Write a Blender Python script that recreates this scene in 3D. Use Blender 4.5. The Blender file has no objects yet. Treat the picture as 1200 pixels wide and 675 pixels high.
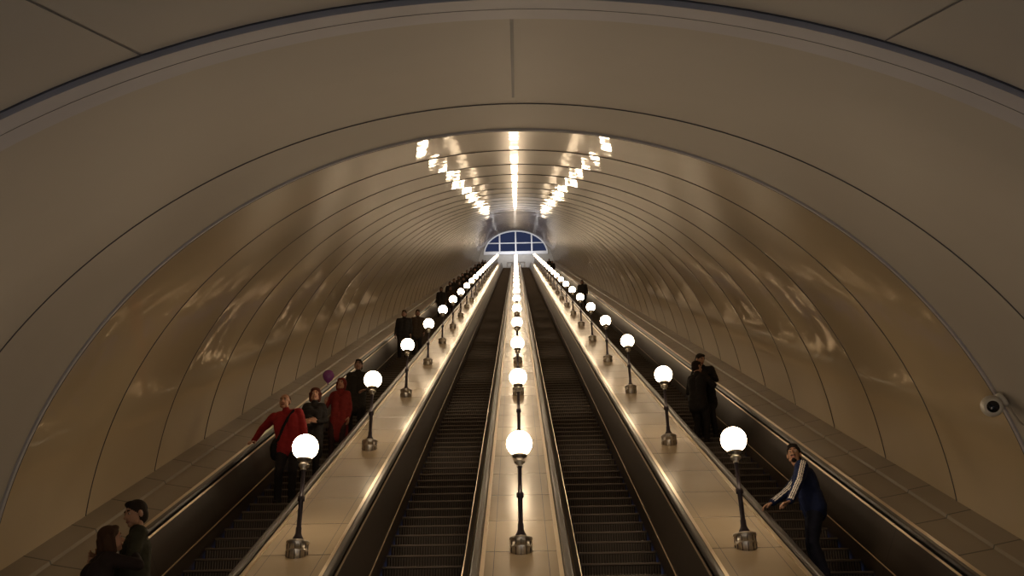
import bpy, bmesh, math, random
import numpy as np
from mathutils import Vector, Matrix, noise
random.seed(7)
C30=math.cos(math.radians(30)); S30=math.sin(math.radians(30)); T30=math.tan(math.radians(30))
CAMZ=1.6
scene=bpy.context.scene
scene.view_settings.view_transform='Standard'
scene.view_settings.look='None'
scene.view_settings.exposure=0.0
coll=scene.collection

def W(x,t,n): return Vector((x,t*C30-n*S30,t*S30+n*C30+CAMZ))
def L(x,y,z):
    z=z-CAMZ
    return (x,y*C30+z*S30,-y*S30+z*C30)

# ------------------------------------------------------------ materials
def mat(name,col,rough=.5,metal=0.,emit=None,estr=0.,spec=.5,bump=None,var=0.0,vscale=3.,coat=0.):
    m=bpy.data.materials.new(name); m.use_nodes=True
    nt=m.node_tree; b=nt.nodes['Principled BSDF']
    b.inputs['Base Color'].default_value=(*col,1)
    b.inputs['Roughness'].default_value=rough
    b.inputs['Metallic'].default_value=metal
    b.inputs['Specular IOR Level'].default_value=spec
    b.inputs['Coat Weight'].default_value=coat
    if emit:
        b.inputs['Emission Color'].default_value=(*emit,1)
        b.inputs['Emission Strength'].default_value=estr
    if var>0 or bump:
        tc=nt.nodes.new('ShaderNodeTexCoord')
    if var>0:
        nz=nt.nodes.new('ShaderNodeTexNoise'); nz.inputs['Scale'].default_value=vscale
        nz.inputs['Detail'].default_value=3
        nt.links.new(tc.outputs['Object'],nz.inputs['Vector'])
        mr=nt.nodes.new('ShaderNodeMapRange'); mr.inputs['To Min'].default_value=1-var; mr.inputs['To Max'].default_value=1+var
        mr.inputs['From Min'].default_value=.3; mr.inputs['From Max'].default_value=.7
        nt.links.new(nz.outputs['Fac'],mr.inputs['Value'])
        vm=nt.nodes.new('ShaderNodeVectorMath'); vm.operation='SCALE'; vm.inputs[0].default_value=col
        nt.links.new(mr.outputs['Result'],vm.inputs['Scale'])
        nt.links.new(vm.outputs['Vector'],b.inputs['Base Color'])
    if bump:
        nz=nt.nodes.new('ShaderNodeTexNoise'); nz.inputs['Scale'].default_value=bump[0]; nz.inputs['Detail'].default_value=1
        nt.links.new(tc.outputs['Object'],nz.inputs['Vector'])
        bp=nt.nodes.new('ShaderNodeBump'); bp.inputs['Strength'].default_value=1; bp.inputs['Distance'].default_value=bump[1]
        nt.links.new(nz.outputs['Fac'],bp.inputs['Height']); nt.links.new(bp.outputs['Normal'],b.inputs['Normal'])
        if coat: nt.links.new(bp.outputs['Normal'],b.inputs['Coat Normal'])
    return m

def seam_mat(name,col,rough,axis,period,width,seamcol,metal=0.,spec=.5,var=.08,coat=0.,offset=0.):
    """panels with thin joints along one object axis"""
    m=mat(name,col,rough,metal,spec=spec,var=var,vscale=.8,coat=coat)
    nt=m.node_tree; b=nt.nodes['Principled BSDF']
    src=b.inputs['Base Color'].links[0].from_socket
    tc=nt.nodes.new('ShaderNodeTexCoord'); sp=nt.nodes.new('ShaderNodeSeparateXYZ')
    nt.links.new(tc.outputs['Object'],sp.inputs[0])
    a=nt.nodes.new('ShaderNodeMath'); a.operation='MULTIPLY_ADD'; a.inputs[1].default_value=1/period; a.inputs[2].default_value=offset+100
    nt.links.new(sp.outputs[axis],a.inputs[0])
    f=nt.nodes.new('ShaderNodeMath'); f.operation='FRACT'; nt.links.new(a.outputs[0],f.inputs[0])
    l=nt.nodes.new('ShaderNodeMath'); l.operation='LESS_THAN'; l.inputs[1].default_value=width/period
    nt.links.new(f.outputs[0],l.inputs[0])
    mx=nt.nodes.new('ShaderNodeMix'); mx.data_type='RGBA'
    nt.links.new(l.outputs[0],mx.inputs['Factor']); nt.links.new(src,mx.inputs['A'])
    mx.inputs['B'].default_value=(*seamcol,1)
    nt.links.new(mx.outputs['Result'],b.inputs['Base Color'])
    return m

M={}
M['vault']=mat('vault_enamel',(.55,.45,.30),.28,spec=.35,var=.05,vscale=.5,bump=(1.8,.0014),coat=.7)
M['vault'].node_tree.nodes['Principled BSDF'].inputs['Coat Roughness'].default_value=.022
M['vault_m']=mat('vault_matte_enamel',(.45,.425,.395),.5,spec=.25,var=.05,vscale=.5)
M['band']=mat('arch_band_grey',(.48,.48,.54),.5,metal=.0,var=.05)
M['rib']=mat('joint_dark',(.07,.07,.09),.5)
M['deck']=seam_mat('balustrade_deck_laminate',(.50,.40,.27),.22,'Y',1.25,.018,(.10,.08,.06))
M['ledge']=seam_mat('ledge_tiles',(.27,.23,.18),.4,'Y',1.2,.03,(.07,.06,.05))
M['skirt']=seam_mat('skirt_panel_brown',(.045,.034,.027),.3,'Y',2.4,.02,(.01,.01,.01))
M['trim']=mat('trim_brass_steel',(.72,.6,.44),.28,metal=.9)
M['dark']=mat('dark_channel',(.03,.027,.025),.5)
M['rubber']=mat('handrail_rubber',(.022,.019,.018),.32)
M['nose']=mat('step_nose_metal',(.15,.125,.105),.45,metal=.4)
M['steel']=mat('brushed_steel',(.55,.52,.48),.28,metal=1.,var=.1,vscale=20)
M['bronze']=mat('lamp_post_dark',(.045,.036,.05),.35,metal=.4)
M['globe']=mat('opal_glass_lit',(.9,.85,.75),.3,emit=(1.,.75,.48),estr=26)
M['floor']=mat('granite_floor',(.20,.18,.16),.35,var=.3,vscale=30)
M['hall']=mat('hall_plaster',(.45,.42,.38),.7,var=.05)
M['frame']=mat('window_frame_white',(.8,.8,.83),.5)
M['white']=mat('white_plastic',(.7,.68,.64),.35)
M['lens']=mat('black_lens',(.01,.01,.012),.1)
M['cable']=mat('cable_grey',(.35,.33,.3),.5)
# step material: vertical cleats
ms=mat('step_riser_cleats',(.07,.058,.05),.45,metal=.4)
nt=ms.node_tree; b=nt.nodes['Principled BSDF']
tc=nt.nodes.new('ShaderNodeTexCoord'); wv=nt.nodes.new('ShaderNodeTexWave'); wv.bands_direction='X'
wv.inputs['Scale'].default_value=9.; nt.links.new(tc.outputs['Object'],wv.inputs['Vector'])
cr=nt.nodes.new('ShaderNodeValToRGB'); cr.color_ramp.elements[0].color=(.022,.018,.016,1); cr.color_ramp.elements[1].color=(.095,.076,.064,1)
nt.links.new(wv.outputs['Fac'],cr.inputs['Fac']); nt.links.new(cr.outputs['Color'],b.inputs['Base Color'])
bp=nt.nodes.new('ShaderNodeBump'); bp.inputs['Distance'].default_value=.006; nt.links.new(wv.outputs['Fac'],bp.inputs['Height']); nt.links.new(bp.outputs['Normal'],b.inputs['Normal'])
M['step']=ms

# ------------------------------------------------------------ mesh helpers
class MB:
    def __init__(s): s.v=[];s.f=[];s.m=[];s.mats=[]
    def mi(s,k):
        if k not in s.mats: s.mats.append(k)
        return s.mats.index(k)
    def add(s,vs,fs,k):
        o=len(s.v); s.v+= [tuple(v) for v in vs]; i=s.mi(k)
        for f in fs: s.f.append(tuple(a+o for a in f)); s.m.append(i)
    def box(s,c,size,k,R=None):
        vs=[]
        for dx in(-.5,.5):
            for dy in(-.5,.5):
                for dz in(-.5,.5):
                    p=Vector((dx*size[0],dy*size[1],dz*size[2]))
                    if R: p=R@p
                    vs.append(Vector(c)+p)
        s.add(vs,[(0,1,3,2),(4,6,7,5),(0,4,5,1),(2,3,7,6),(0,2,6,4),(1,5,7,3)],k)
    def lathe(s,prof,seg,k,M4=None):
        vs=[];fs=[]
        for r,z in prof:
            for i in range(seg):
                a=2*math.pi*i/seg; p=Vector((r*math.cos(a),r*math.sin(a),z))
                vs.append(M4@p if M4 else p)
        for j in range(len(prof)-1):
            for i in range(seg):
                fs.append((j*seg+i,j*seg+(i+1)%seg,(j+1)*seg+(i+1)%seg,(j+1)*seg+i))
        s.add(vs,fs,k)
    def tube(s,pts,r,k,seg=8):
        vs=[];fs=[]
        pts=[Vector(p) for p in pts]
        for j,p in enumerate(pts):
            d=(pts[min(j+1,len(pts)-1)]-pts[max(j-1,0)]).normalized()
            u=d.orthogonal().normalized() if j==0 else (u-d*u.dot(d)).normalized()
            w=d.cross(u)
            for i in range(seg):
                a=2*math.pi*i/seg; vs.append(p+u*r*math.cos(a)+w*r*math.sin(a))
        for j in range(len(pts)-1):
            for i in range(seg): fs.append((j*seg+i,j*seg+(i+1)%seg,(j+1)*seg+(i+1)%seg,(j+1)*seg+i))
        s.add(vs,fs,k)
    def obj(s,name,smooth=False,incline=False,parent=None,matmap=None):
        me=bpy.data.meshes.new(name); me.from_pydata(s.v,[],s.f)
        for k in s.mats: me.materials.append((matmap or M)[k])
        me.polygons.foreach_set('material_index',s.m)
        if smooth: me.polygons.foreach_set('use_smooth',[True]*len(s.f))
        me.update()
        o=bpy.data.objects.new(name,me); coll.objects.link(o)
        if incline:
            o.rotation_euler=(math.radians(30),0,0); o.location=(0,0,CAMZ)
        if parent: o.parent=parent
        return o
def empty(name):
    e=bpy.data.objects.new(name,None); coll.objects.link(e); e.empty_display_size=.3; return e

# path followed by the escalators (y, z of the n=0 line); profile offsets are vertical
YB=5.468; YT=122.44
def zp(y): return T30*y+CAMZ
PATH=[(3.7,zp(YB)),(YB,zp(YB)),(YT,zp(YT)),(YT+3.5,zp(YT))]
def extrude(mb,prof,k,closed=False,path=PATH,cap=False):
    vs=[];fs=[];n=len(prof)
    for y,z in path:
        for x,h in prof: vs.append(L(x,y,z+h/C30))
    for j in range(len(path)-1):
        for i in range(n if closed else n-1):
            a=j*n+i;b_=j*n+(i+1)%n; fs.append((a,b_,b_+n,a+n))
    if closed or cap:
        fs.append(tuple(range(n))[::-1]); fs.append(tuple((len(path)-1)*n+i for i in range(n)))
    mb.add(vs,fs,k)
def mir(prof,sg,xc): return [(xc+sg*x,h) for x,h in prof]

# ------------------------------------------------------------ vault
R=5.45; CN=-4.40
def arcpt(th,t,r=R): return (r*math.sin(th),t,CN+r*math.cos(th))
TH=math.radians(86)
def shell(mb,t0,t1,k,seg=128,sub=4,bulge=0.,tilt=0.,r=R):
    vs=[];fs=[]
    for j in range(sub+1):
        u=j/sub; rr=r+bulge*(4*u*(1-u)) + tilt*(u-.5)
        for i in range(seg+1):
            vs.append(arcpt(-TH+2*TH*i/seg,t0+(t1-t0)*u,rr))
    for j in range(sub):
        for i in range(seg):
            a=j*(seg+1)+i; fs.append((a,a+1,a+seg+2,a+seg+1))
    mb.add(vs,fs,k)
def ring(mb,t0,t1,h,k,seg=128):
    # protruding ring with faces
    vs=[];fs=[]
    for (t,r) in ((t0,R+.03),(t0,R-h),(t1,R-h),(t1,R+.03)):
        for i in range(seg+1): vs.append(arcpt(-TH+2*TH*i/seg,t,r))
    for j in range(3):
        for i in range(seg):
            a=j*(seg+1)+i; fs.append((a,a+1,a+seg+2,a+seg+1))
    mb.add(vs,fs,k)
mb=MB()
for a,b2 in((1.0,4.45),(4.85,8.1),(8.1,10.0)): shell(mb,a,b2,'vault_m',sub=3)
ts=[10.0]
while ts[-1]<148: ts.append(ts[-1]+2.4)
for a,b2 in zip(ts[:-1],ts[1:]):
    shell(mb,a,b2,'vault',bulge=.0012,tilt=random.uniform(-.004,.004))
ceil=mb.obj('ceiling',smooth=True,incline=True)
mb=MB()
ring(mb,4.45,4.85,.03,'band')
ring(mb,4.435,4.45,.004,'rib'); ring(mb,4.64,4.645,.0315,'rib'); ring(mb,4.85,4.858,.02,'rib')
mb.obj('trim_1',incline=True)
mb=MB()
ring(mb,8.095,8.105,.008,'rib'); ring(mb,9.96,10.02,.02,'band'); ring(mb,10.02,10.03,.023,'rib')
for t in ts[1:]: ring(mb,t-.006,t+.006,.009,'rib')
def lseam(th,t0,t1,w=.009):
    p=[arcpt(th-w/R/1,t0,R-.004),arcpt(th+w/R,t0,R-.004),arcpt(th+w/R,t1,R-.004),arcpt(th-w/R,t1,R-.004)]
    mb.add(p,[(0,1,2,3)],'rib')
lseam(0,4.9,7.75); lseam(math.radians(17),1,4.44,.004); lseam(math.radians(-17),1,4.44,.004)
mb.obj('trim_2',incline=True)

# ------------------------------------------------------------ balustrades
def rail(mb,xc):
    w=.042;h0=-3.49;h1=-3.435
    extrude(mb,[(xc-w,h0),(xc-w-.004,h0+.02),(xc-w+.008,h1-.006),(xc-w+.022,h1),(xc+w-.022,h1),(xc+w-.008,h1-.006),(xc+w+.004,h0+.02),(xc+w,h0)],'rubber',closed=True)
def side(mb,sg,xc):
    extrude(mb,mir([(.395,-3.50),(.395,-3.482),(.44,-3.482),(.44,-3.53)],sg,xc),'trim')
    extrude(mb,mir([(.44,-3.515),(.545,-3.515)],sg,xc),'dark')
    extrude(mb,mir([(.545,-3.515),(.555,-3.505),(.565,-3.53)],sg,xc),'trim')
    extrude(mb,mir([(.565,-3.53),(.70,-3.98)],sg,xc),'skirt')
    extrude(mb,mir([(.70,-3.98),(.712,-3.985),(.705,-4.0)],sg,xc),'trim')
    extrude(mb,mir([(.705,-4.0),(.742,-4.16),(.742,-4.3)],sg,xc),'skirt')
    rail(mb,xc+sg*.495)
ROW=2.51
for xc in(-ROW,0,ROW):
    e=empty('escalator_balustrade')
    mb=MB()
    extrude(mb,[(xc-.395,-3.5),(xc+.395,-3.5)],'deck')
    extrude(mb,[(xc-.30,-3.4985),(xc-.294,-3.4985)],'dark'); extrude(mb,[(xc+.294,-3.4985),(xc+.30,-3.4985)],'dark')
    mb.obj('deck',incline=True,parent=e)
    mb=MB(); side(mb,1,xc); side(mb,-1,xc)
    y=3.7; z=zp(YB)
    prof=[(-.742,-4.15),(-.70,-3.98),(-.565,-3.53),(-.44,-3.5),(.44,-3.5),(.565,-3.53),(.70,-3.98),(.742,-4.15)]
    mb.add([L(xc+x,y,z+h/C30) for x,h in prof],[tuple(range(8))],'skirt')
    mb.obj('side_panels_and_handrails',incline=True,parent=e)
for sg in(-1,1):
    e=empty('escalator_side_ledge')
    mb=MB(); side(mb,-1 if sg>0 else 1,sg*(ROW*2))
    mb.obj('side_panels_and_handrail',incline=True,parent=e)
    mb=MB()
    X=sg
    extrude(mb,[(X*4.58,-3.51),(X*4.60,-3.475),(X*4.66,-3.475),(X*4.66,-3.49)],'trim')
    extrude(mb,[(X*4.66,-3.49),(X*5.05,-3.42),(X*5.06,-3.38),(X*5.45,-3.30)],'ledge')
    mb.obj('ledge_slabs',incline=True,parent=e)

# ------------------------------------------------------------ steps
NS=int((YT-YB)/.4)
def steps(xc):
    mb=MB();V=[];
    fr=[];fn=[]
    for k in range(NS+1):
        y=YB+.4*k
        z=T30*y+CAMZ-4.12/C30
        prof=[(y+.4,z),(y+.004,z),(y-.006,z-.008),(y-.004,z-.025),(y+.012,z-.03),(y+.022,z-.13),(y+.004,z-.231)]
        o=len(V)
        for yy,zz in prof:
            for x in(xc-.5,xc+.5): V.append(L(x,yy,zz))
        for i in range(len(prof)-1):
            f=(o+2*i,o+2*i+1,o+2*i+3,o+2*i+2)
            (fn if i in(1,2,3) else fr).append(f)
    mb.add(V,fr,'step')
    i=mb.mi('nose')
    for f in fn: mb.f.append(f); mb.m.append(i)
    return mb
for xc in(-3.765,-1.255,1.255,3.765):
    e=empty('escalator')
    o=steps(xc).obj('steps',incline=True,parent=e)
    mb=MB()
    mb.box((xc,(3.7+YB)/2,.01),(1.49,YB-3.7,.02),'steel')
    mb.box((xc,YT+2.0,T30*YT+CAMZ-4.12/C30-.01),(1.49,3.0,.02),'steel')
    mb.obj('landing_plates',parent=e)

# ------------------------------------------------------------ lamps
mb=MB()
mb.lathe([(.0,-.1),(.12,-.1),(.12,.02),(.128,.03),(.128,.045),(.12,.055),(.12,.115),(.13,.125),(.13,.145),(.10,.155),(.0,.155)],28,'steel')
for i in range(12):
    a=2*math.pi*i/12
    mb.box((.121*math.cos(a),.121*math.sin(a),-.0),(.008,.006,.22),'bronze',Matrix.Rotation(a,3,'Z'))
mb.lathe([(.062,.15),(.062,.18),(.045,.21),(.034,.24),(.034,.30),(.028,.31),(.028,.60),(.042,.61),(.042,.66),(.024,.67),(.024,.95),(.034,.97)],16,'bronze')
mb.lathe([(.034,.97),(.036,1.0),(.062,1.02),(.062,1.045),(.045,1.055),(.05,1.075),(.082,1.09),(.086,1.115),(.07,1.12)],20,'steel')
sp=[]
for j in range(11):
    a=-math.pi/2+math.pi*j/10; sp.append((max(.0005,.152*math.cos(a)),1.25+.152*math.sin(a)))
mb.lathe(sp,18,'globe')
lm=None
for xc in(0,-ROW,ROW):
    for k in range(-1,23):
        tg=11.9+5.7*k; tb=tg-1.25*S30; 
        p=W(xc,tb,-3.5)
        if lm is None:
            o=mb.obj('globe_lamp',smooth=True); lm=o.data
        else:
            o=bpy.data.objects.new('globe_lamp',lm); coll.objects.link(o)
        o.location=p

# ------------------------------------------------------------ top end wall and window, bottom hall
yw=128.0
zc=lambda n:(n+yw*S30)/C30+CAMZ
z0=zc(-2.3); z1=zc(.86); hw=4.5
mb=MB(); seg=40
V=[];F=[]
for i in range(seg+1):
    a=math.pi*i/seg
    V.append((hw*math.cos(a),yw,z0+(z1-z0)*math.sin(a)))
for i in range(seg+1):
    a=math.pi*i/seg
    V.append((7*math.cos(a),yw,z0+8*math.sin(a)))
for i in range(seg): F.append((i,i+1,seg+2+i,seg+1+i))
mb.add(V,F,'hall')
zt=T30*YT+CAMZ-4.12/C30
mb.add([(-7,yw,z0),(7,yw,z0),(7,yw,zt),(-7,yw,zt)],[(0,1,2,3)],'hall')
mb.obj('wall_far')
mb=MB()
fr=[Vector((hw*math.cos(math.pi*i/seg),yw-.05,z0+(z1-z0)*math.sin(math.pi*i/seg))) for i in range(seg+1)]
mb.tube(fr,.11,'frame')
for x in(-2.3,0,2.3):
    h=(z1-z0)*math.sqrt(1-(x/hw)**2); mb.box((x,yw-.05,z0+h/2),(.2,.12,h),'frame')
mb.box((0,yw-.05,z0),(2*hw+.2,.2,.5),'frame')
mb.box((0,yw-.05,z0+(z1-z0)*.45),(2*hw*.88,.1,.13),'frame')
mb.obj('window_1')
mb=MB(); mb.box((0,yw-2.7,zt-.1),(12,5.6,.16),'floor'); mb.obj('floor_upper_landing')
mb=MB()
for x in(-1.2,-.6,.6,1.2): mb.box((x,YT+3.9,zt+1.5),(.12,.08,3.),'frame')
for z in(.9,1.9,2.9): mb.box((0,YT+3.9,zt+z),(2.5,.08,.12),'frame')
mb.obj('landing_railing')
mb=MB(); mb.box((0,-.8,-.05),(12.4,12.4,.1),'floor'); mb.obj('floor')
mb=MB(); mb.box((0,-7,1.7),(12.4,.1,3.6),'hall'); mb.obj('wall_back')
mb=MB(); mb.box((-6.2,-.8,1.7),(.1,12.4,3.6),'hall'); mb.obj('wall_left')
mb=MB(); mb.box((6.2,-.8,1.7),(.1,12.4,3.6),'hall'); mb.obj('wall_right')
mb=MB(); mb.box((0,-3.3,3.55),(12.4,7.4,.1),'hall'); mb.obj('ceiling_lower_hall')

# ------------------------------------------------------------ cctv camera
mb=MB()
nin=Vector((-.859,0,-.512)); base=Vector((4.665,9.8,-1.64))
def lw(v): return W(v.x,v.y,v.z)
bw=lw(base); nd=(lw(base+nin)-bw).normalized()
q=nd.to_track_quat('Z','Y').to_matrix().to_4x4(); q.translation=bw
mb.lathe([(0,.0),(.075,.0),(.075,.03),(.03,.04),(.03,.10),(0,.10)],18,'white',q)
hc=bw+nd*.13
look=(Vector((0,0,1.6))-hc+Vector((1.2,0,-.6))).normalized()
q=look.to_track_quat('Z','Y').to_matrix().to_4x4(); q.translation=hc
sp=[(max(.0005,.105*math.cos(-math.pi/2+math.pi*j/14)),.105*math.sin(-math.pi/2+math.pi*j/14)) for j in range(12)]
mb.lathe(sp,20,'white',q)
mb.lathe([(.08,.055),(.086,.08),(.078,.093),(.055,.095)],20,'white',q)
mb.lathe([(.06,.09),(.053,.103),(.03,.113),(.0005,.115)],18,'lens',q)
pts=[]
for i in range(15):
    u=i/14
    ang=u*math.pi
    pts.append(lw(Vector(arcpt(math.radians(59.5)+.04*math.sin(ang),9.8-.5*u,R-.02-.05*math.sin(ang)))))
mb.tube(pts,.012,'cable')
mb.obj('security_camera',smooth=True)

# ============================================================ PEOPLE
def cap_prim(p1,r1,p2,r2,k): return dict(t='c',a=np.array(p1,float),b=np.array(p2,float),r1=r1,r2=r2,k=k)
def ell_prim(c,r,k,Rm=None): return dict(t='e',c=np.array(c,float),r=np.array(r,float),k=k,R=np.eye(3) if Rm is None else np.array(Rm))
def prim_mesh(p):
    if p['t']=='c':
        a=Vector(p['a']);b=Vector(p['b']);d=b-a
        if d.length<1e-5: d=Vector((0,0,1e-4))
        d.normalize();u=d.orthogonal().normalized();w=d.cross(u)
        vs=[];fs=[];seg=14;rows=[]
        for ph in(-89,-60,-30,0): rows.append((a,p['r1'],math.radians(ph)))
        for ph in(0,30,60,89): rows.append((b,p['r2'],math.radians(ph)))
        for c,r,ph in rows:
            for i in range(seg):
                an=2*math.pi*i/seg
                vs.append(c+d*r*math.sin(ph)+(u*math.cos(an)+w*math.sin(an))*r*math.cos(ph))
        for j in range(7):
            for i in range(seg): fs.append((j*seg+i,j*seg+(i+1)%seg,(j+1)*seg+(i+1)%seg,(j+1)*seg+i))
        fs.append(tuple(range(seg))[::-1]); fs.append(tuple(7*seg+i for i in range(seg)))
        return vs,fs
    vs=[];fs=[];seg=16;Rm=Matrix(p['R'].tolist())
    for j in range(11):
        ph=math.radians(-88+176*j/10)
        for i in range(seg):
            an=2*math.pi*i/seg
            v=Vector((p['r'][0]*math.cos(ph)*math.cos(an),p['r'][1]*math.cos(ph)*math.sin(an),p['r'][2]*math.sin(ph)))
            vs.append(Vector(p['c'])+Rm@v)
    for j in range(10):
        for i in range(seg): fs.append((j*seg+i,j*seg+(i+1)%seg,(j+1)*seg+(i+1)%seg,(j+1)*seg+i))
    fs.append(tuple(range(seg))[::-1]); fs.append(tuple(10*seg+i for i in range(seg)))
    return vs,fs
def prim_dist(p,P):
    if p['t']=='c':
        ab=p['b']-p['a'];L2=max(ab.dot(ab),1e-9)
        u=np.clip((P-p['a'])@ab/L2,0,1)
        return np.linalg.norm(P-(p['a']+u[:,None]*ab),axis=1)-(p['r1']+(p['r2']-p['r1'])*u)
    q=(P-p['c'])@p['R']/p['r']
    return (np.linalg.norm(q,axis=1)-1)*p['r'].min()
def blob(prims,voxel,smooth=4,stripe=None,wr=0.,clothes=()):
    tmp=MB()
    for p in prims:
        vs,fs=prim_mesh(p); tmp.add(vs,fs,'dark')
    me=bpy.data.meshes.new('tmp'); me.from_pydata(tmp.v,[],tmp.f); me.update()
    o=bpy.data.objects.new('tmp',me); coll.objects.link(o)
    md=o.modifiers.new('r','REMESH'); md.mode='VOXEL'; md.voxel_size=voxel
    sm=o.modifiers.new('s','SMOOTH'); sm.factor=.5; sm.iterations=smooth
    dg=bpy.context.evaluated_depsgraph_get(); dg.update()
    em=bpy.data.meshes.new_from_object(o.evaluated_get(dg))
    n=len(em.vertices); V=np.empty(n*3); em.vertices.foreach_get('co',V); V=V.reshape(-1,3)
    N=np.empty(n*3); em.vertices.foreach_get('normal',N); N=N.reshape(-1,3)
    F=[tuple(p.vertices) for p in em.polygons]
    C=np.array([V[list(f)].mean(axis=0) for f in F])
    D=np.stack([prim_dist(p,C) for p in prims]); idx=D.argmin(axis=0)
    keys=[prims[i]['k'] for i in idx]
    if stripe:
        for (a,b,o_) in stripe:
            a=np.array(a);b=np.array(b);ab=b-a;ln=np.linalg.norm(ab);ab=ab/ln
            o_=np.array(o_);o_=o_-ab*o_.dot(ab);o_/=np.linalg.norm(o_);w=np.cross(ab,o_)
            q=C-a;s=q@ab;u=q@w;h=q@o_;rad=np.linalg.norm(q-s[:,None]*ab,axis=1)
            m=(s>-.03)&(s<ln+.0)&(h>0)&(rad<.085)&((np.abs(u)<.007)|((np.abs(u)>.017)&(np.abs(u)<.029)))
            for i in np.nonzero(m)[0]:
                if keys[i]=='top': keys[i]='stripe'
    if wr>0:
        for i in range(n):
            v=Vector(V[i]); q=Vector((v.x*9,v.y*9,v.z*14))
            V[i]+=N[i]*wr*(noise.noise(q)+.5*noise.noise(q*2.3))
    bpy.data.objects.remove(o); bpy.data.meshes.remove(me); bpy.data.meshes.remove(em)
    return V,F,keys
def ik(S,T,a,b,pole):
    S=Vector(S);T=Vector(T);d=T-S;l=d.length
    if l>(a+b)*.995: T=S+d.normalized()*(a+b)*.995; d=T-S;l=d.length
    x=(a*a-b*b+l*l)/(2*l); h=math.sqrt(max(a*a-x*x,0)); dn=d.normalized()
    p=Vector(pole); p=(p-dn*p.dot(dn)).normalized()
    return S+dn*x+p*h, T
def hand_prims(wrist,dirf,nrm,right,curl,s,k='skin'):
    dirf=Vector(dirf).normalized(); nrm=Vector(nrm); nrm=(nrm-dirf*nrm.dot(dirf)).normalized()
    lat=dirf.cross(nrm)*(1 if right else -1)
    w=Vector(wrist);out=[]
    offs=[.031,.011,-.010,-.029]; lens=[.070,.080,.074,.056]
    for o,l in zip(offs,lens):
        kn=w+dirf*(.092-.10*abs(o-.01)*1.5)*s+lat*o*s
        out.append(cap_prim(w+lat*o*.55*s,.015*s,kn,.0125*s,k))
        p=kn;ang=curl*.6
        for i,fr in enumerate((.45,.31,.24)):
            d=dirf*math.cos(ang)+nrm*math.sin(ang)
            q=p+d*l*fr*s; out.append(cap_prim(p,(.0098-.001*i)*s,q,(.0090-.001*i)*s,k)); p=q; ang+=curl
    b0=w+dirf*.02*s+lat*.022*s
    b1=b0+(dirf*.55+lat*.7+nrm*.35).normalized()*.042*s
    b2=b1+(dirf*.85+lat*.3+nrm*.45).normalized()*.03*s
    b3=b2+(dirf*.9+lat*.05+nrm*.45).normalized()*.024*s
    out+=[cap_prim(b0,.016*s,b1,.0125*s,k),cap_prim(b1,.0115*s,b2,.0105*s,k),cap_prim(b2,.0105*s,b3,.009*s,k)]
    return out
def head_prims(c,Rm,s,hair,cap=None):
    def P(x,y,z): return Vector(c)+Rm@(Vector((x,y,z))*s)
    Rn=[list(r) for r in Rm]
    E=lambda x,y,z,a,b_,c_,k:ell_prim(P(x,y,z),(a*s,b_*s,c_*s),k,Rn)
    Cc=lambda p,r1,q,r2,k:cap_prim(P(*p),r1*s,P(*q),r2*s,k)
    o=[E(0,-.012,.03,.074,.094,.088,'skin'),E(0,.022,-.03,.06,.066,.078,'skin'),
       Cc((0,.06,-.085),.026,(0,.045,-.08),.03,'skin'),
       Cc((-.035,.03,-.07),.028,(.035,.03,-.07),.028,'skin'),
       Cc((-.04,.070,.027),.012,(.04,.070,.027),.012,'skin'),
       Cc((0,.083,.015),.009,(0,.104,-.022),.0135,'skin'),
       Cc((-.014,.09,-.026),.009,(.014,.09,-.026),.009,'skin'),
       Cc((-.02,.083,-.056),.0085,(.02,.083,-.056),.0085,'lips'),
       E(-.077,-.008,-.005,.011,.02,.032,'skin'),E(.077,-.008,-.005,.011,.02,.032,'skin'),
       Cc((-.046,.076,.036),.006,(-.018,.083,.04),.006,'hair'),Cc((.046,.076,.036),.006,(.018,.083,.04),.006,'hair')]
    if hair=='bald':
        o+=[E(0,-.03,.034,.079,.09,.09,'hair')]
    else:
        o+=[E(0,-.022,.045,.084,.098,.088,'hair'),E(0,-.045,-.01,.08,.072,.085,'hair'),E(0,.035,.098,.062,.045,.028,'hair')]
    if hair=='beard':
        o+=[Cc((0,.068,-.092),.024,(0,.05,-.085),.03,'hair'),Cc((-.025,.09,-.043),.006,(.025,.09,-.043),.006,'hair')]
    if hair=='long':
        o+=[Cc((-.05,-.05,.0),.05,(-.065,-.045,-.2),.04,'hair'),Cc((.05,-.05,.0),.05,(.065,-.045,-.2),.04,'hair'),Cc((0,-.07,.0),.06,(0,-.08,-.22),.05,'hair'),
            Cc((-.072,.0,.03),.02,(-.075,.0,-.12),.022,'hair'),Cc((.072,.0,.03),.02,(.075,.0,-.12),.022,'hair')]
    if hair=='hood':
        o+=[E(0,-.035,.03,.102,.105,.115,'cap'),Cc((-.088,0,.03),.024,(-.07,.01,-.1),.028,'cap'),Cc((.088,0,.03),.024,(.07,.01,-.1),.028,'cap'),E(0,.012,.085,.085,.07,.052,'cap')]
    return o
def eyes(mbx,c,Rm,s):
    for sg in(-1,1):
        for (y,r,k) in((.072,.0125,'eyewhite'),(.0805,.0062,'eye')):
            vs,fs=prim_mesh(ell_prim(Vector(c)+Rm@(Vector((sg*.03,y,.012))*s),(r*s*1.15,r*s*.8,r*s*.75),k,[list(q) for q in Rm]))
            mbx.add(vs,fs,k)

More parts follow.
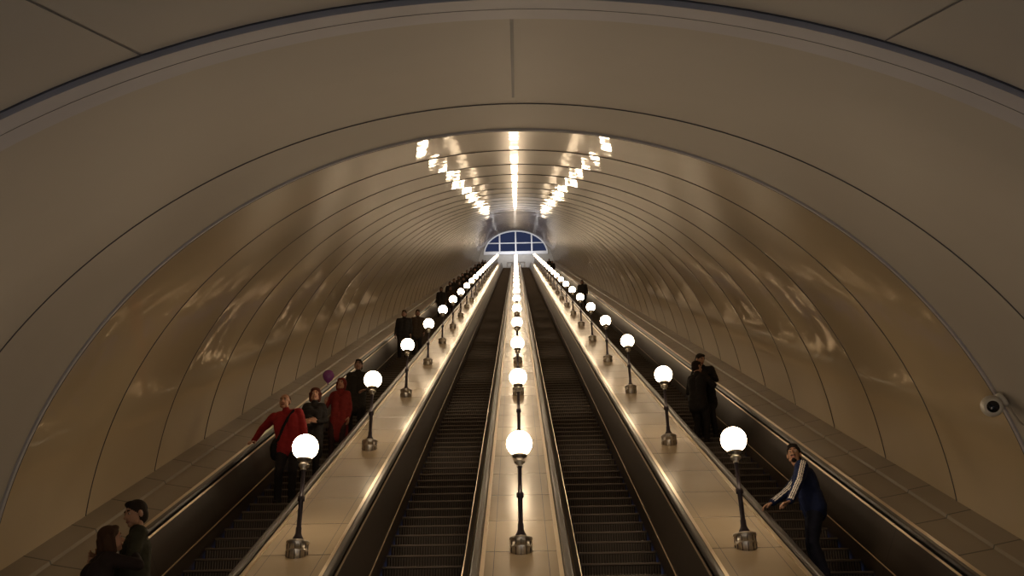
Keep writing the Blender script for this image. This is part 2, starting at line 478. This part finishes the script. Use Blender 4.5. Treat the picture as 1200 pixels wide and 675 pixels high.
def person(name,t,x,yaw,H,cols,hair='short',coat=0,hipd=(0,0),shd=(0,0,0),hdd=(0,0),hyaw=0,hpit=0,
           hands=None,voxel=.013,hv=.0055,headv=.0075,build=1.,stripe=False,extra=None,wr=.007,feet=None,female=False):
    s=H/1.75
    yf=t*C30+4.2*S30
    k=round((yf-.2-YB)/.4)
    y=YB+.4*k+.2; z=T30*(YB+.4*k)+CAMZ-4.12/C30
    Mw=Matrix.Translation((x,y,z))@Matrix.Rotation(math.radians(yaw),4,'Z'); Mi=Mw.inverted()
    hx,hy=hipd; sx,sy,sz=shd
    b=build
    V3=lambda x,y,z:Vector((x*s,y*s,z*s))
    hw_=.095 if not female else .10
    hipL=V3(-hw_+hx,hy,.92);hipR=V3(hw_+hx,hy,.92)
    feet=feet or ((-.11,.0),(.11,.02))
    fL=V3(feet[0][0],feet[0][1]-.03,.085);fR=V3(feet[1][0],feet[1][1]-.03,.085)
    kL,_=ik(hipL,fL,.43*s,.425*s,(0,1,0)); kR,_=ik(hipR,fR,.43*s,.425*s,(0,1,0))
    shw=.165*b if not female else .14*b
    sc=V3(sx,sy,1.42+sz); 
    tors=(sc-(hipL+hipR)/2).normalized()
    right=Vector((1,0,0)); right=(right-tors*right.dot(tors)).normalized()
    fwd=Vector((0,1,0)); fwd=(fwd-tors*fwd.dot(tors)).normalized()
    SL=sc-right*shw*s; SR=sc+right*shw*s
    pc=(hipL+hipR)/2
    mid=lambda u:pc.lerp(sc,u)
    pr=[]
    leg='bottom'
    for hp,kn,ft,fo in((hipL,kL,fL,feet[0]),(hipR,kR,fR,feet[1])):
        pr+=[cap_prim(hp,.095*s*b,kn,.066*s,leg),cap_prim(kn,.066*s,ft-Vector((0,0,.02*s)),.052*s,leg),
             cap_prim(ft+V3(0,-.035,-.042),.042*s,ft+V3(0,.13,-.052),.033*s,'shoe'),cap_prim(ft+V3(0,.0,-.03),.045*s,ft+V3(0,.05,-.035),.045*s,'shoe')]
    wst=.092 if not female else .078
    for sg in(-1,1):
        r_=right*sg
        pr+=[cap_prim(mid(-.04)+r_*.075*s,.118*s*b,mid(.35)+r_*.07*s,(wst+.025)*s*b,'top'),
             cap_prim(mid(.35)+r_*.07*s,(wst+.025)*s*b,mid(.78)+r_*.085*s,.118*s*b,'top'),
             cap_prim(mid(.78)+r_*.085*s,.118*s*b,mid(1.0)+r_*.105*s,.072*s*b,'top')]
        if coat>0:
            e_=pc+Vector((0,0,-coat*s))
            pr.append(cap_prim(mid(-.04)+r_*.07*s,.122*s*b,e_+r_*.08*s,.125*s*b,'top'))
    e_=pc+Vector((0,0,-max(coat,.03)*s))
    pr.append(cap_prim(mid(.1),.118*s*b,e_,.122*s*b,'top'))
    if female: pr.append(cap_prim(mid(.72)+fwd*.055*s-right*.06*s,.07*s,mid(.72)+fwd*.055*s+right*.06*s,.07*s,'top'))
    hc=sc+V3(hdd[0],hdd[1],0)+tors*.212*s*.35+Vector((0,0,.212*s*.65))
    Rm=(Matrix.Rotation(math.radians(hyaw),3,'Z')@Matrix.Rotation(math.radians(hpit),3,'X'))
    nb=sc+tors*.02*s
    pr+=[cap_prim(nb-right*.11*s,.055*s,nb+right*.11*s,.055*s,'top'),cap_prim(nb,.068*s,nb+tors*.05*s,.062*s,'top')]
    pr.append(cap_prim(nb,.056*s,hc-Rm@Vector((0,.02*s,.05*s)),.052*s,'skin'))
    hs=hands or {}
    hp=[];stripes=[]
    for side_,S_,sg in(('L',SL,-1),('R',SR,1)):
        spec=hs.get(side_)
        if spec is None:
            Tg=S_+V3(sg*.07,.06,-.53); df=(0,.15,-1); nn=(-sg,0,0); cu=.35; pole=(sg*.3,-1,0)
        else:
            Tg=spec['p']; 
            if spec.get('world'): 
                Tg=Mi@Vector(Tg); R3=Mi.to_3x3(); df=R3@Vector(spec['d']); nn=R3@Vector(spec['n'])
            else: Tg=Vector(Tg)*s; df=spec['d']; nn=spec['n']
            cu=spec.get('c',.4); pole=spec.get('pole',(sg*.6,-.6,-.6))
        E_,T_=ik(S_,Tg,.29*s,.265*s,pole)
        pr+=[cap_prim(S_,.070*s*b,E_,.053*s*b,'top'),cap_prim(E_,.053*s*b,T_,.038*s*b,'top')]
        hp.append(hand_prims(T_+(T_-E_).normalized()*.012*s,df,nn,side_=='R',cu,s))
        if stripe: stripes+=[(S_,E_,Vector(stripe)),(E_,T_,Vector(stripe))]
    if extra: pr+=extra(dict(s=s,mid=mid,right=right,fwd=fwd,pc=pc,sc=sc,SL=SL,SR=SR,V3=V3))
    mbx=MB()
    def addb(V,F,K):
        o=len(mbx.v); mbx.v+=[tuple(v) for v in V]
        for f,k_ in zip(F,K): mbx.f.append(tuple(a+o for a in f)); mbx.m.append(mbx.mi(k_))
    addb(*blob(pr,voxel,4,stripes if stripe else None,wr))
    addb(*blob(head_prims(hc,Rm,s*1.03,hair),headv,2))
    eyes(mbx,hc,Rm,s*1.03)
    for h in hp: addb(*blob(h,hv,1))
    mm={}
    for k_ in mbx.mats:
        c=cols.get(k_, {'eyewhite':(.4,.35,.3),'eye':(.02,.015,.01),'lips':(.26,.10,.08),'shoe':(.02,.017,.015),'skin':(.42,.235,.155),'hair':(.02,.014,.01),'stripe':(.75,.72,.68),'cap':(.03,.03,.03),'bag':(.012,.012,.014)}.get(k_,(.03,.03,.03)))
        key='cloth_%s_%.3f_%.3f_%.3f'%(k_,*c)
        if key not in M:
            M[key]=mat(key,c,.45 if k_ in('skin','lips') else (.2 if k_ in('eye','eyewhite') else .8),spec=.4 if k_ in('skin','lips','eye') else .2,var=.0 if k_ in('eye','eyewhite') else .12,vscale=12)
        mm[k_]=M[key]
    o=mbx.obj(name,smooth=True,matmap=mm); o.matrix_world=Mw
    return o

BLK=(.018,.016,.016)
def bag(d):
    s=d['s'];m=d['mid'];r=d['right'];f=d['fwd']
    L_=[]
    pts=[d['SL']+r*.06*s-f*.02*s+Vector((0,0,.075*s)), d['SL']+r*.07*s+f*.07*s+Vector((0,0,.02*s)), m(.78)-r*.03*s+f*.142*s, m(.45)+r*.07*s+f*.145*s, m(.2)+r*.14*s+f*.13*s, m(.08)+r*.21*s+f*.05*s]
    for a,b in zip(pts[:-1],pts[1:]): L_.append(cap_prim(a,.02*s,b,.02*s,'bag'))
    L_.append(ell_prim(m(.02)+r*.22*s-Vector((0,0,.02)),(.07*s,.15*s,.17*s),'bag'))
    return L_
person('man_in_red_jacket',16.1,-3.76,180,1.90,dict(top=(.33,.026,.03),bottom=(.022,.02,.024),hair=(.10,.06,.04),skin=(.50,.27,.18)),hair='bald',coat=.04,
  shd=(.09,0,0),hdd=(.03,.01),hyaw=-8,hpit=-4,build=1.12,feet=((-.10,.05),(.12,.0)),
  hands={'R':dict(p=W(-4.50,17.05,-3.385),world=1,d=(-.25,-.9,-.4),n=(0,-.35,-1),c=.35,pole=(.8,-.6,-.3)),
         'L':dict(p=(-.27,.12,.93),d=(.05,.35,-1),n=(1,0,0),c=.4)},extra=bag)
person('woman_in_black_coat',17.5,-3.66,182,1.78,dict(top=BLK,bottom=BLK,hair=(.10,.03,.015),cap=(.07,.02,.014),skin=(.46,.26,.18)),hair='hood',coat=.35,female=True,hyaw=5,
  hands={'L':dict(p=(-.12,.26,1.05),d=(.9,.4,.1),n=(0,-1,0),c=.4),'R':dict(p=(.14,.27,1.02),d=(-.9,.4,.1),n=(0,-1,0),c=.4)})
person('woman_in_red_coat',19.2,-3.50,175,1.70,dict(top=(.17,.018,.016),bottom=(.03,.015,.015),cap=(.12,.018,.016),skin=(.38,.19,.12)),hair='hood',coat=.40,female=True,
  hands={'R':dict(p=(.24,.2,1.15),d=(0,.5,.8),n=(-1,0,0),c=.8)},voxel=.016)
person('man_in_dark_coat',21.2,-3.45,180,1.86,dict(top=(.03,.027,.024),bottom=BLK,skin=(.3,.17,.12)),hair='short',coat=.25,voxel=.016,
  hands={'L':dict(p=(-.2,.25,1.0),d=(.6,.6,-.3),n=(0,0,-1),c=.5)})
# balloon + string
mb=MB(); bc=W(-3.80,20.4,-2.72)
mb.lathe([(.0005,-.15),(.018,-.145),(.008,-.128),(.03,-.11),(.075,-.06),(.1,0),(.1,.04),(.075,.085),(.04,.108),(.0005,.115)],20,'balloon_',Matrix.Translation(bc)@Matrix.Scale(1.15,4))
mb.tube([bc+Vector((0,0,-.16)),bc+Vector((.03,-.04,-.3)),bc+Vector((.05,-.1,-.45))],.003,'cable',5)
M['balloon_']=mat('balloon_purple',(.22,.06,.26),.2)
mb.obj('party_balloon',smooth=True)
# bottom-left couple
person('man_in_olive_jacket',9.25,-3.74,118,1.88,dict(top=(.035,.035,.023),bottom=BLK,skin=(.38,.215,.14)),hair='short',coat=.0,build=1.1,
  shd=(0,.05,0),hdd=(0,.03),hyaw=20,hpit=-18,
  hands={'L':dict(p=(-.12,.33,1.15),d=(.6,.6,.1),n=(.6,-.6,0),c=.4),'R':dict(p=(.14,.33,1.22),d=(-.6,.6,.1),n=(-.6,-.6,0),c=.4)})
person('woman_with_brown_hair',8.72,-4.04,-48,1.80,dict(top=(.025,.017,.016),bottom=BLK,hair=(.05,.026,.015),skin=(.45,.26,.18)),hair='long',coat=.1,female=True,
  shd=(0,.10,0),hdd=(0,.04),hyaw=-10,hpit=15,
  hands={'R':dict(p=(.1,.34,1.52),d=(-.1,.3,.9),n=(-.5,.8,0),c=.35),'L':dict(p=(-.1,.36,1.2),d=(.5,.6,.1),n=(.6,.6,0),c=.4)})
# man in tracksuit, leaning on the rail
person('man_in_track_jacket',11.75,3.60,80,1.82,dict(top=(.010,.018,.065),bottom=(.012,.014,.03),skin=(.36,.2,.13),hair=(.014,.011,.01)),hair='beard',coat=.0,build=1.18,
  shd=(.02,.08,-.04),hdd=(.0,.04),hyaw=78,hpit=8,voxel=.009,headv=.006,hv=.0048,stripe=(-.55,-.35,.75),hipd=(0,-.01),
  hands={'R':dict(p=W(3.10,12.55,-3.37),world=1,d=(-.9,.15,-.35),n=(-.25,0,-1),c=.5,pole=(.5,-.3,-.9)),
         'L':dict(p=W(3.12,11.95,-3.36),world=1,d=(-.9,-.1,-.3),n=(-.25,0,-1),c=.5,pole=(-.7,-.2,-.8))})
# embracing couple
person('man_in_black_coat',20.6,3.92,150,1.88,dict(top=(.012,.011,.012),bottom=BLK),hair='short',coat=.2,shd=(0,.05,0),hdd=(.02,.03),hyaw=60,hpit=-25,voxel=.016,
  hands={'L':dict(p=(-.14,.33,1.15),d=(.7,.6,0),n=(.6,-.6,0)),'R':dict(p=(.14,.33,1.2),d=(-.7,.6,0),n=(-.6,-.6,0))})
person('woman_in_dark_jacket',20.35,3.66,-40,1.84,dict(top=(.014,.012,.012),bottom=BLK,hair=(.02,.012,.01)),hair='short',coat=.15,female=True,shd=(0,.06,0),hdd=(0,.03),hyaw=-20,voxel=.016,
  hands={'L':dict(p=(-.14,.33,1.3),d=(.7,.6,0),n=(.6,-.6,0)),'R':dict(p=(.14,.33,1.35),d=(-.7,.6,0),n=(-.6,-.6,0))})
# far people
person('man_in_dark_jacket',35.6,-4.02,178,1.92,dict(top=BLK,bottom=BLK,skin=(.25,.14,.1)),coat=.1,voxel=.02,build=1.1,headv=.01,hv=.007)
person('man_in_brown_coat',36.6,-3.62,185,1.86,dict(top=(.05,.035,.025),bottom=BLK,skin=(.3,.17,.12)),coat=.2,voxel=.02,headv=.01,hv=.007)
pA=person('commuter',53.5,-4.0,180,1.86,dict(top=BLK,bottom=BLK,skin=(.2,.11,.08)),coat=.1,voxel=.025,headv=.012,hv=.008)
pB=person('commuter',55.3,-3.62,175,1.80,dict(top=(.04,.028,.024),bottom=BLK,skin=(.2,.11,.08)),hair='hood',coat=.3,voxel=.025,headv=.012,hv=.008,female=True)
pC=person('commuter',58.9,3.85,170,1.86,dict(top=BLK,bottom=BLK,skin=(.2,.11,.08)),coat=.25,voxel=.025,headv=.012,hv=.008,build=1.15)
def clone(src,t,x):
    o=bpy.data.objects.new('commuter',src.data); coll.objects.link(o)
    k=round((t*C30+4.2*S30-.2-YB)/.4)
    o.matrix_world=Matrix.Translation((x,YB+.4*k+.2,T30*(YB+.4*k)+CAMZ-4.12/C30))@Matrix.Rotation(math.radians(180+random.uniform(-15,15)),4,'Z')
for i,t in enumerate([60.5,62,64.5,67,70,72,75,79,82,86,90,95,99,104,110,116,122]):
    clone((pA,pB,pC)[i%3],t,-3.765+(.26 if i%2 else -.22))
for t in(108,118,): clone(pC,t,3.85)

# ------------------------------------------------------------ lights / world
ld=bpy.data.lights.new('hall_ceiling_light','AREA'); ld.shape='RECTANGLE'; ld.size=8; ld.size_y=1.5; ld.energy=470; ld.color=(.76,.86,1.)
lo=bpy.data.objects.new('hall_ceiling_light',ld); coll.objects.link(lo); lo.location=(0,-3.,3.3)
lo.rotation_euler=Vector((0,.9,-.1)).to_track_quat('-Z','Y').to_euler()
ld=bpy.data.lights.new('window_frame_fill','AREA'); ld.shape='RECTANGLE'; ld.size=6; ld.size_y=.6; ld.energy=170; ld.color=(.9,.93,1.)  # fill light added to brighten the far window frame and mullions
lo=bpy.data.objects.new('window_frame_fill',ld); coll.objects.link(lo); lo.location=(0,yw-3.2,z0-.4)
lo.rotation_euler=Vector((0,.85,.5)).to_track_quat('-Z','Y').to_euler()
w=bpy.data.worlds.new('dusk'); scene.world=w; w.use_nodes=True
w.node_tree.nodes['Background'].inputs['Color'].default_value=(.028,.038,.088,1)
w.node_tree.nodes['Background'].inputs['Strength'].default_value=.8

# ------------------------------------------------------------ camera
cd=bpy.data.cameras.new('camera'); cam=bpy.data.objects.new('camera',cd); coll.objects.link(cam)
cd.sensor_width=36; cd.lens=36.; cd.clip_end=500; cd.clip_start=.05
mr=Matrix.Rotation(math.radians(.28),4,'Z')@Matrix.Rotation(math.radians(90+27.16),4,'X')@Matrix.Rotation(math.radians(-.9),4,'Z')
cam.matrix_world=Matrix.Translation((0,0,CAMZ))@mr
scene.camera=cam
